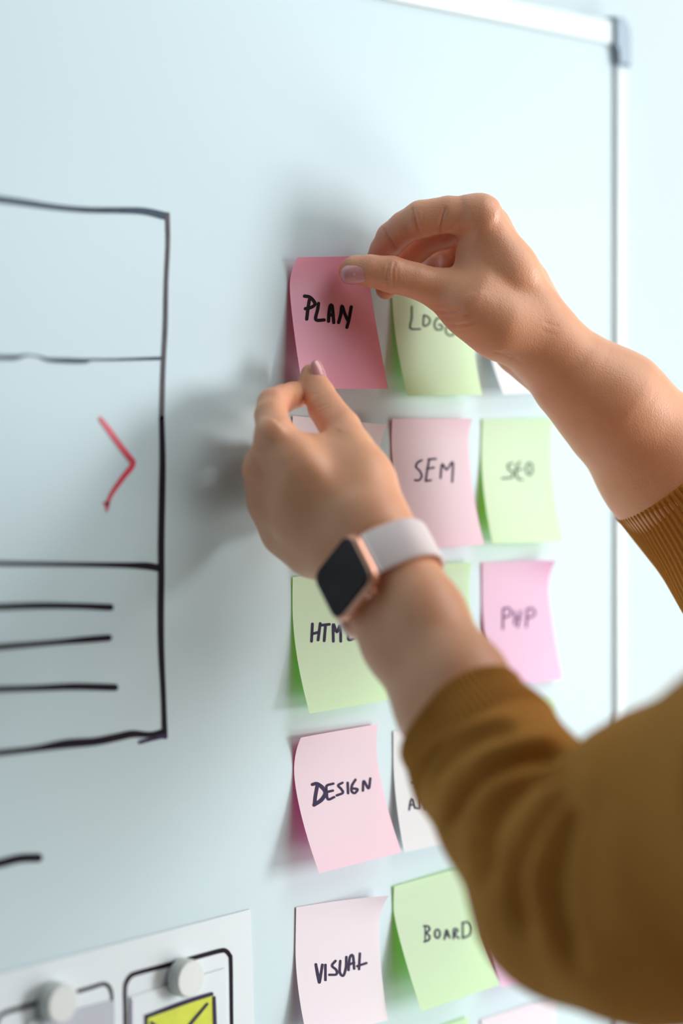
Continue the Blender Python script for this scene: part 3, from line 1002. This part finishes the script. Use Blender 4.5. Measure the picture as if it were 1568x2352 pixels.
# left sleeve, fine
fs1 = Field(lo, hi, 0.0022)
for side in (0, 1):
    fs1.chain([q[side] for q in wrk] + [elbow], .010, .03)
g = fs1.new()
g.chain(upper, .02, .03)
fs1.blend(g.F, .008)
fs1.cut(wrk[0][0][0] * .5 + wrk[0][1][0] * .5, AXL, .003)
V1, F1 = fs1.mesh()
V1 = relax(V1, F1, 2)
V1 = carve(V1, F1, [
    ([(1330, 1728), (1239, 1731), (1161, 1749), (1097, 1781), (1051, 1832), (1022, 1895), (1019, 1945)], 5.5, 7.5),
    ([(1345, 1752), (1253, 1775), (1205, 1801), (1158, 1842), (1127, 1892), (1114, 1960), (1125, 2060)], 5.5, 6.8),
    ([(1340, 1790), (1276, 1822), (1236, 1868), (1200, 1930), (1178, 2006), (1187, 2095), (1228, 2185)], 6.0, 7.5),
    ([(1345, 1800), (1308, 1845), (1283, 1915), (1265, 2006), (1270, 2095), (1298, 2178), (1335, 2262)], 6.5, 8.2),
    ([(1207, 1676), (1125, 1689), (1056, 1721), (1006, 1768), (975, 1800)], 5.0, 3.3),
    ([(1215, 1645), (1140, 1652), (1060, 1680), (1000, 1715), (955, 1760)], 3.5, -2.0),
    ([(1300, 1690), (1200, 1705), (1120, 1735), (1060, 1780)], 5.0, -2.7),
    ([(1240, 1950), (1225, 2020), (1232, 2090)], 5.0, -2.2),
    ([(1090, 1900), (1078, 1960), (1090, 2040)], 5.0, -2.2),
    ([(1400, 1790), (1350, 1900), (1330, 2050), (1360, 2200)], 12, 3.0),
])
# right sleeve
fs2 = Field(lo2, hi2, 0.0028)
fs2.chain(ws, .02, .03)
fs2.cut(K(1543, 1085, 1.295), AXR, .003)
V2, F2 = fs2.mesh()
V2 = relax(V2, F2, 2)
# torso, coarse
fs3 = Field(lo3, hi3, 0.006)
SB = (SHR - SHL) / np.linalg.norm(SHR - SHL)
for a, b in ((SHL, WAI - SB * .06), (SHR, WAI + SB * .06), (MIDS, WAI), (SHL + (MIDS - SHL) * .4, CHE - SB * .05), (SHR + (MIDS - SHR) * .4, CHE + SB * .05)):
    fs3.cone(a, b, .078, .122, .05, .06)
fs3.cone(SHL, SHR, .075, .075, .03, .06)
V3, F3 = fs3.mesh()
V3 = relax(V3, F3, 2)
VS = np.concatenate([V1, V2, V3])
FS = np.concatenate([F1, F2 + len(V1), F3 + len(V1) + len(V2)])
sw = fast_mesh('sweater', VS, FS, M['knit'], person)
sw['label'] = 'mustard knit sweater with ribbed cuffs'


def ribbed_cuff(V, Fc, c, ax, ref, length, period, rad, amp=.0011, lift=.0003):
    """knitted rib band wrapped on the sleeve end: real ridges running along the arm"""
    bvh = BVHTree.FromPolygons([Vector(v) for v in V], [tuple(map(int, f)) for f in Fc])
    a = ref - (ref @ ax) * ax
    a /= np.linalg.norm(a)
    b = np.cross(ax, a)
    nr = int(2 * math.pi * rad / period)
    n = nr * 6
    ts = [.0045, .0005, -.0012, -.0016, -.0008] + [length * k / 26 for k in range(27)]
    sc = [.84, .86, .93, .985, 1.0] + [1.0] * 27
    vs, fs = [], []
    for j, (t, f) in enumerate(zip(ts, sc)):
        o_ = Vector(c + ax * (max(t, .005) if j >= 5 else .005))
        end = min(1.0, max(0.0, (length - t) / .004)) if j >= 5 else 1.0
        for i in range(n):
            th = 2 * math.pi * i / n
            d = a * math.cos(th) + b * math.sin(th)
            h = bvh.ray_cast(o_, Vector(d))
            R = h[3] if h[0] is not None else rad
            w = math.cos(nr * th + .5 * math.sin(3 * th))
            R = R * f + ((lift + amp * (.5 + .5 * w)) * end - .0006 * (1 - end)) * (1 if j >= 3 else .5)
            vs.append(c + ax * t + d * R)
    for j in range(len(ts) - 1):
        for i in range(n):
            p, q = j * n + i, j * n + (i + 1) % n
            fs.append((p, q, q + n, p + n))
    o_ = mesh_obj('ribbed_cuff', vs, fs, M['knit'], sw)
    return o_


cL = .5 * (wrk[0][0][0] + wrk[0][1][0])
ribbed_cuff(V1, F1, cL + AXL * .003, AXL, FW, .029, .0030, .036, amp=.0017, lift=-.0002)
ribbed_cuff(V2, F2, K(1543, 1085, 1.295), AXR, FW, .085, .0028, .040)

# trousers and shoes (below the frame)
HIP = [WAI + SB * .075 * s_ for s_ in (-1, 1)]
GR = [np.array([HIP[i][0], HIP[i][1], 0.0]) + SB * .02 * (-1, 1)[i] for i in (0, 1)]
fT = Field(np.minimum(GR[0], GR[1]) - np.array([.2, .2, 0]) + UP * .03, np.maximum(HIP[0], HIP[1]) + .2, .010)
for hpt, gp in zip(HIP, GR):
    kn = .5 * (hpt + gp) + FACE * .02
    fT.cone(hpt - UP * .03, kn, .115, .075, .03, .06)
    fT.cone(kn, gp + UP * .09, .075, .052, .03, .06)
fT.cone(WAI - UP * .03 - SB * .05, WAI - UP * .03 + SB * .05, .118, .118, .03, .06)
VT, FT = fT.mesh()
fast_mesh('trousers', relax(VT, FT, 2), FT, simple_mat('dark_denim', (.03, .04, .07), .9, noise=.2, nscale=300), person)
for gp in GR:
    fX = Field(gp - np.array([.22, .22, 0]) - UP * .012, gp + np.array([.22, .22, .16]), .006)
    F2D = np.array([FACE[0], FACE[1], 0]) / np.linalg.norm(FACE[:2])
    fX.cone(gp + UP * .042 - F2D * .03, gp + UP * .032 + F2D * .13, .042, .032, .02, .04)
    fX.cone(gp + UP * .05, gp + UP * .11, .045, .045, .02, .04)
    fX.cut(np.array([gp[0], gp[1], 0.001]), UP, .002)
    VX_, FX_ = fX.mesh()
    fast_mesh('shoe', relax(VX_, FX_, 2), FX_, simple_mat('white_shoe', (.7, .7, .7), .6), person)

# hair and eyes
fA = Field(HC - .17, HC + .17, 0.004)
fA.cone(hp(-.040, 0, .035), hp(-.012, 0, .045), .088, .078, .02, .05)
fA.cone(hp(-.085, 0, .0), hp(-.100, 0, -.06), .05, .035, .03, .05)
fA.cut(hp(.040, 0, .050), -(FACE * .86 - HU * .5), .01)
VA, FA = fA.mesh()
VA = relax(VA, FA, 2)
fast_mesh('hair', VA, FA, M['hair'], person)
for sg in (-1, 1):
    import bmesh
    bm = bmesh.new()
    bmesh.ops.create_uvsphere(bm, u_segments=16, v_segments=10, radius=.0075)
    bmesh.ops.translate(bm, verts=bm.verts, vec=Vector(hp(.0725, sg * .030, .011)))
    bm_obj('eye', bm, M['glass'], person)

# ------------------------------------------------------------------ smartwatch on the left wrist
WC = .5 * (wl[1][0][0] + wl[1][1][0])
wt = thing('smartwatch', WC, 'rose gold smartwatch with a dark blank screen and pale pink band on the wrist', 'watch')
UL, UW, UN = E1, E2, EN                           # along the band, along the arm, off the wrist


def rounded(L, W, r, n=8):
    out = []
    for cx, cy, a0 in ((L - r, W - r, 0), (-(L - r), W - r, 90), (-(L - r), -(W - r), 180), (L - r, -(W - r), 270)):
        for k in range(n + 1):
            a = math.radians(a0 + 90 * k / n)
            out.append((cx + r * math.cos(a), cy + r * math.sin(a)))
    return out


def lathe_case(name, prof, L, W, r, mat, cap=True):
    vs, fs = [], []
    for inset, hgt in prof:
        for x, y in rounded(L - inset, W - inset, max(r - inset, .001)):
            vs.append(WC + UL * x + UW * y + UN * hgt)
    n_ = len(vs) // len(prof)
    for i in range(len(prof) - 1):
        for k in range(n_):
            a, b = i * n_ + k, i * n_ + (k + 1) % n_
            fs.append((a, b, b + n_, a + n_))
    if cap:
        fs.append(tuple(range((len(prof) - 1) * n_, len(prof) * n_)))
        fs.append(tuple(range(n_))[::-1])
    return mesh_obj(name, vs, fs, mat, wt, smooth=False)


H0 = .0208
lathe_case('case', [(.004, H0 - .001), (.0015, H0 + .001), (.0003, H0 + .003), (0, H0 + .0045), (.0003, H0 + .0065), (.0012, H0 + .0078), (.0020, H0 + .0082)], .0196, .0172, .0085, M['gold'])
lathe_case('screen', [(.0020, H0 + .0080), (.0021, H0 + .0088), (.0028, H0 + .0094), (.0042, H0 + .0097)], .0196, .0172, .0085, M['glass'])
# crown on the edge toward the elbow side
import bmesh
bm = bmesh.new()
bmesh.ops.create_cone(bm, cap_ends=True, segments=24, radius1=.0033, radius2=.0031, depth=.0024)
bmesh.ops.bevel(bm, geom=bm.edges[:], offset=.0004, segments=2, affect='EDGES')
mt = Matrix((UL, np.cross(UW, UL), UW)).transposed().to_4x4()
mt.translation = Vector(WC + UW * .0180 + UL * .009 + UN * (H0 + .0042))
bmesh.ops.transform(bm, matrix=mt, verts=bm.verts)
bm_obj('crown', bm, M['gold'], wt)


def strap(name, a0, a1, ra, rb, hw0, hw1, lug, th=.0022, loose=None, n=60):
    vs, fs = [], []
    s0 = UL * math.cos(math.radians(a0)) * ra + UN * math.sin(math.radians(a0)) * rb
    s1 = UL * lug + UN * (H0 + .0012)
    for k in range(n + 1):
        t = k / n
        a = math.radians(a0 + (a1 - a0) * t)
        hw = hw0 + (hw1 - hw0) * t
        e = loose(t) if loose else 0.0
        for off in (0, th):
            c = WC + UL * math.cos(a) * (ra + off + e) + UN * math.sin(a) * (rb + off + e) + (s1 - s0) * max(0, 1 - t / .22) ** 1.6
            for s_ in (-1, -.9, .9, 1):
                inset = 0 if abs(s_) < 1 else (.0005 if off == 0 else -.0005)
                rad = UL * math.cos(a) + UN * math.sin(a)
                vs.append(c + UW * hw * s_ + rad * inset)
    for k in range(n):
        a, b = k * 8, (k + 1) * 8
        ring = [0, 1, 2, 3, 7, 6, 5, 4]
        for i in range(8):
            p, q = ring[i], ring[(i + 1) % 8]
            fs.append((a + p, a + q, b + q, b + p))
    fs.append((0, 1, 2, 3, 7, 6, 5, 4))
    m_ = n * 8
    fs.append(tuple(m_ + i for i in (4, 5, 6, 7, 3, 2, 1, 0)))
    return mesh_obj(name, vs, fs, M['band'], wt)


# angle 90 = back of the wrist (case), 0 = thumb side
strap('strap', 50, -95, .0312, .0212, .0122, .0112, .0180, loose=lambda t: .0006 + .0015 * math.sin(math.pi * t))
strap('strap', 130, 280, .0312, .0212, .0122, .0108, -.0180, loose=lambda t: .0010 + .0025 * math.sin(math.pi * t))
bm = bmesh.new()
bmesh.ops.create_uvsphere(bm, u_segments=16, v_segments=10, radius=.0016)
bmesh.ops.translate(bm, verts=bm.verts, vec=Vector(WC - UL * .0285 + UN * .004 + UW * .011))
bm_obj('pin', bm, M['pin'], wt)
